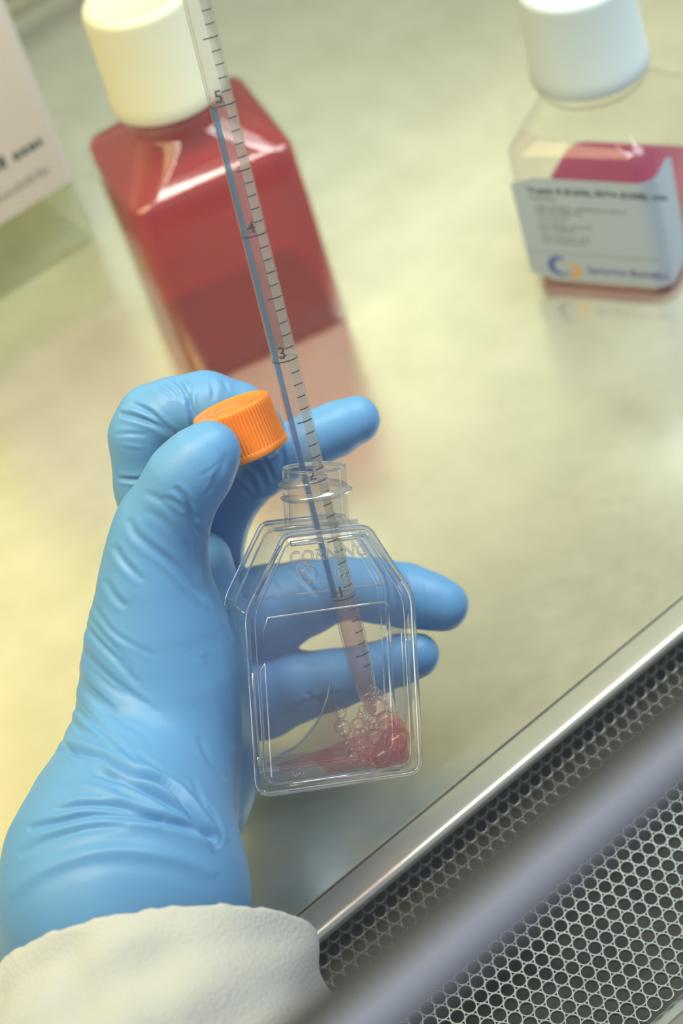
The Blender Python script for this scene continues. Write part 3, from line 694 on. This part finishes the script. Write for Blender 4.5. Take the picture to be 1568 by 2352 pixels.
for i in range(6):
    yy = 1440 + i * 52; x0 = 214 - i * 11
    fold([(x0 - 25, yy - 12), (x0 + 14, yy + 34), (x0 + 70, yy + 84)], 5, -.2, *TH)
# wrist creases and cuff
for pts, wd, am in [
    ([(128,1740),(160,1722),(230,1738),(300,1775),(380,1800),(430,1850),(470,1900),(505,1945)], 9, -2.2), ([(200,1775),(270,1790),(360,1830),(440,1880),(500,1930)], 8, -1.5),
    ([(120,1865),(190,1850),(290,1858),(380,1885)], 9, -1.4), ([(60,1905),(120,1890),(220,1872),(330,1880),(430,1900),(490,1925)], 9, -1.3), ([(150,1800),(220,1812),(300,1840)], 9, .6),
    ([(40,1965),(110,1930),(200,1905),(300,1895)], 10, -.6), ([(380,1775),(430,1810),(465,1850),(500,1900)], 7, -.4), ([(440,1790),(470,1850),(500,1920)], 7, -.35), ([(480,1850),(500,1890),(512,1935)], 6, -.5),
    ([(20,2060),(110,1990),(250,1955),(400,1970),(500,2010)], 16, .7), ([(300,1720),(380,1780),(420,1800)],7,-.35), ([(470,1500),(520,1600),(540,1720)], 14, -.3), ([(455,1690),(480,1740),(520,1790)], 7, -.3)]:
    fold(pts, wd, am)
# index finger
IX = (585, 625)
for pts, wd, am in [
    ([(300,925),(340,945),(380,980),(415,1008)], 6, -.8), ([(272,950),(310,958),(360,978),(400,1010)], 6, -.9), ([(400,870),(425,900),(440,950),(446,985)], 6, -1.0), ([(380,880),(405,900),(424,925)], 5, -.55),
    ([(433,865),(437,900),(436,940)], 5, -.4), ([(482,868),(490,900),(488,920)], 6, -.3), ([(510,872),(525,900)], 5, -.25), ([(270,1098),(300,1102),(330,1102)], 5, -.7), ([(285,1155),(300,1150),(318,1140)], 4, -.8),
    ([(262,998),(300,996),(340,1000)], 5, -.25), ([(355,885),(380,900),(400,915)], 5, -.4), ([(275,1020),(330,1030)],5,.15)]:
    fold(pts, wd, am, *IX)
# middle finger joint folds
MD = (600, 680)
for pts, wd, am in [([(560,1075),(580,1105),(590,1140)], 6, -1.1), ([(578,1062),(600,1085),(612,1120)], 6, -1.0), ([(600,1050),(618,1075),(628,1105)], 5, -.7), ([(535,1100),(560,1125),(582,1145)], 6, -.9), ([(640,1010),(650,1050),(648,1085)], 6, -.35), ([(700,960),(712,1000),(708,1040)],6,-.2)]:
    fold(pts, wd, am, *MD)
for pts, wd, am in [([(650,1300),(690,1325),(730,1370)], 6, -.6), ([(585,1290),(610,1310),(640,1360)], 6, -.4), ([(840,1290),(870,1330),(880,1400)], 6, -.35), ([(905,1295),(930,1335),(940,1400)], 6, -.4), ([(960,1330),(972,1370),(970,1420)], 5, -.25), ([(870,1290),(900,1340),(912,1420)], 5, -.3), ([(700,1590),(730,1610),(760,1635)], 5, -.35), ([(640,1640),(700,1615),(790,1590)], 6, -.4), ([(875,1500),(880,1530),(875,1570)], 6, -.3)]:
    fold(pts, wd, am, *MD)
rn_ = np.sin(V @ np.array([.11, .07, .05]) + 1.3) * np.sin(V @ np.array([-.05, .13, .09])) * .28 + np.sin(V @ np.array([.31, .22, .27])) * .06
V = V + Nn * (disp * front + rn_)[:, None]
# cut what the sleeve swallows is left inside it
Wd = V @ RM.T + np.array([0, 0, H])
person = thing('person', P(300, 1900, 572), None, 'left hand in a blue glove and white sleeve holding the flask and orange cap', 'person')
base = np.array(P(300, 1900, 572))
me2.vertices.foreach_set('co', ((Wd - base) * S).astype(np.float32).ravel()); me2.update(); me2.materials.clear(); me2.materials.append(M_glove)
me2.name = 'gloved_hand'; ho = bpy.data.objects.new('gloved_hand', me2); COL.objects.link(ho); ho.parent = person
print('hand verts', nv)

# sleeve
sa = np.array([.14, -.86, .49]); sa /= np.linalg.norm(sa)
su = np.cross(sa, [0, 0, 1.]); su /= np.linalg.norm(su); sv = np.cross(su, sa)
if sv[2] < 0: sv = -sv
C0 = cam_pt(362, 2204, 548)
K = 150; th = np.linspace(0, 2 * np.pi, K, endpoint=False); rings = []
def wob(u, t_): return np.sin(3 * t_ + u * .09 + 1) * 1.2 + np.sin(5 * t_ - u * .13) * .8 + np.sin(9 * t_ + u * .21) * .35
prof = [(3.2, 32), (1.2, 36.5), (0.0, 40.1), (.4, 41)] + [(q, 41 + 11 * math.sin(min(q / 60, 1) * math.pi / 2)) for q in np.linspace(1.5, 150, 90)]
for q, r in prof:
    jag = (np.sin(17 * th) * .2 + np.sin(41 * th) * .2 + rng.normal(0, .13, K)) if q < 2 else 0
    rr = r + wob(q, th) * min(q / 8, 1) + 2.0 * np.sin(q * .20 + 3 * th) * np.sin(2 * th + q * .07) * min(q / 10, 1)
    rr = rr * (1 + .10 * np.cos(th - .2) * min(q / 20, 1))
    rings.append(C0 + np.outer(np.ones(K), sa) * (q + (jag if np.ndim(jag) else 0) * 1.0)[..., None] if np.ndim(jag) else C0 + np.outer(np.ones(K), sa) * q)
    rr = rr - 1.7 * min(q / 14, 1) * (np.exp(-((th - 1.15 - q * .006) / .10) ** 2) + .8 * np.exp(-((th - 1.75 + q * .004) / .12) ** 2) + .7 * np.exp(-((th - .62 - q * .003) / .09) ** 2))
    rings[-1] = rings[-1] + np.outer(rr * np.cos(th), su) * 1.0 + np.outer(rr * np.sin(th) * .93, sv)
b = MB(); b.loft([r_ @ RM.T + np.array([0, 0, H]) - base for r_ in rings], True, False, True)
so = b.build('sleeve', M_sleeve, person); so['label'] = 'white nonwoven gown sleeve'
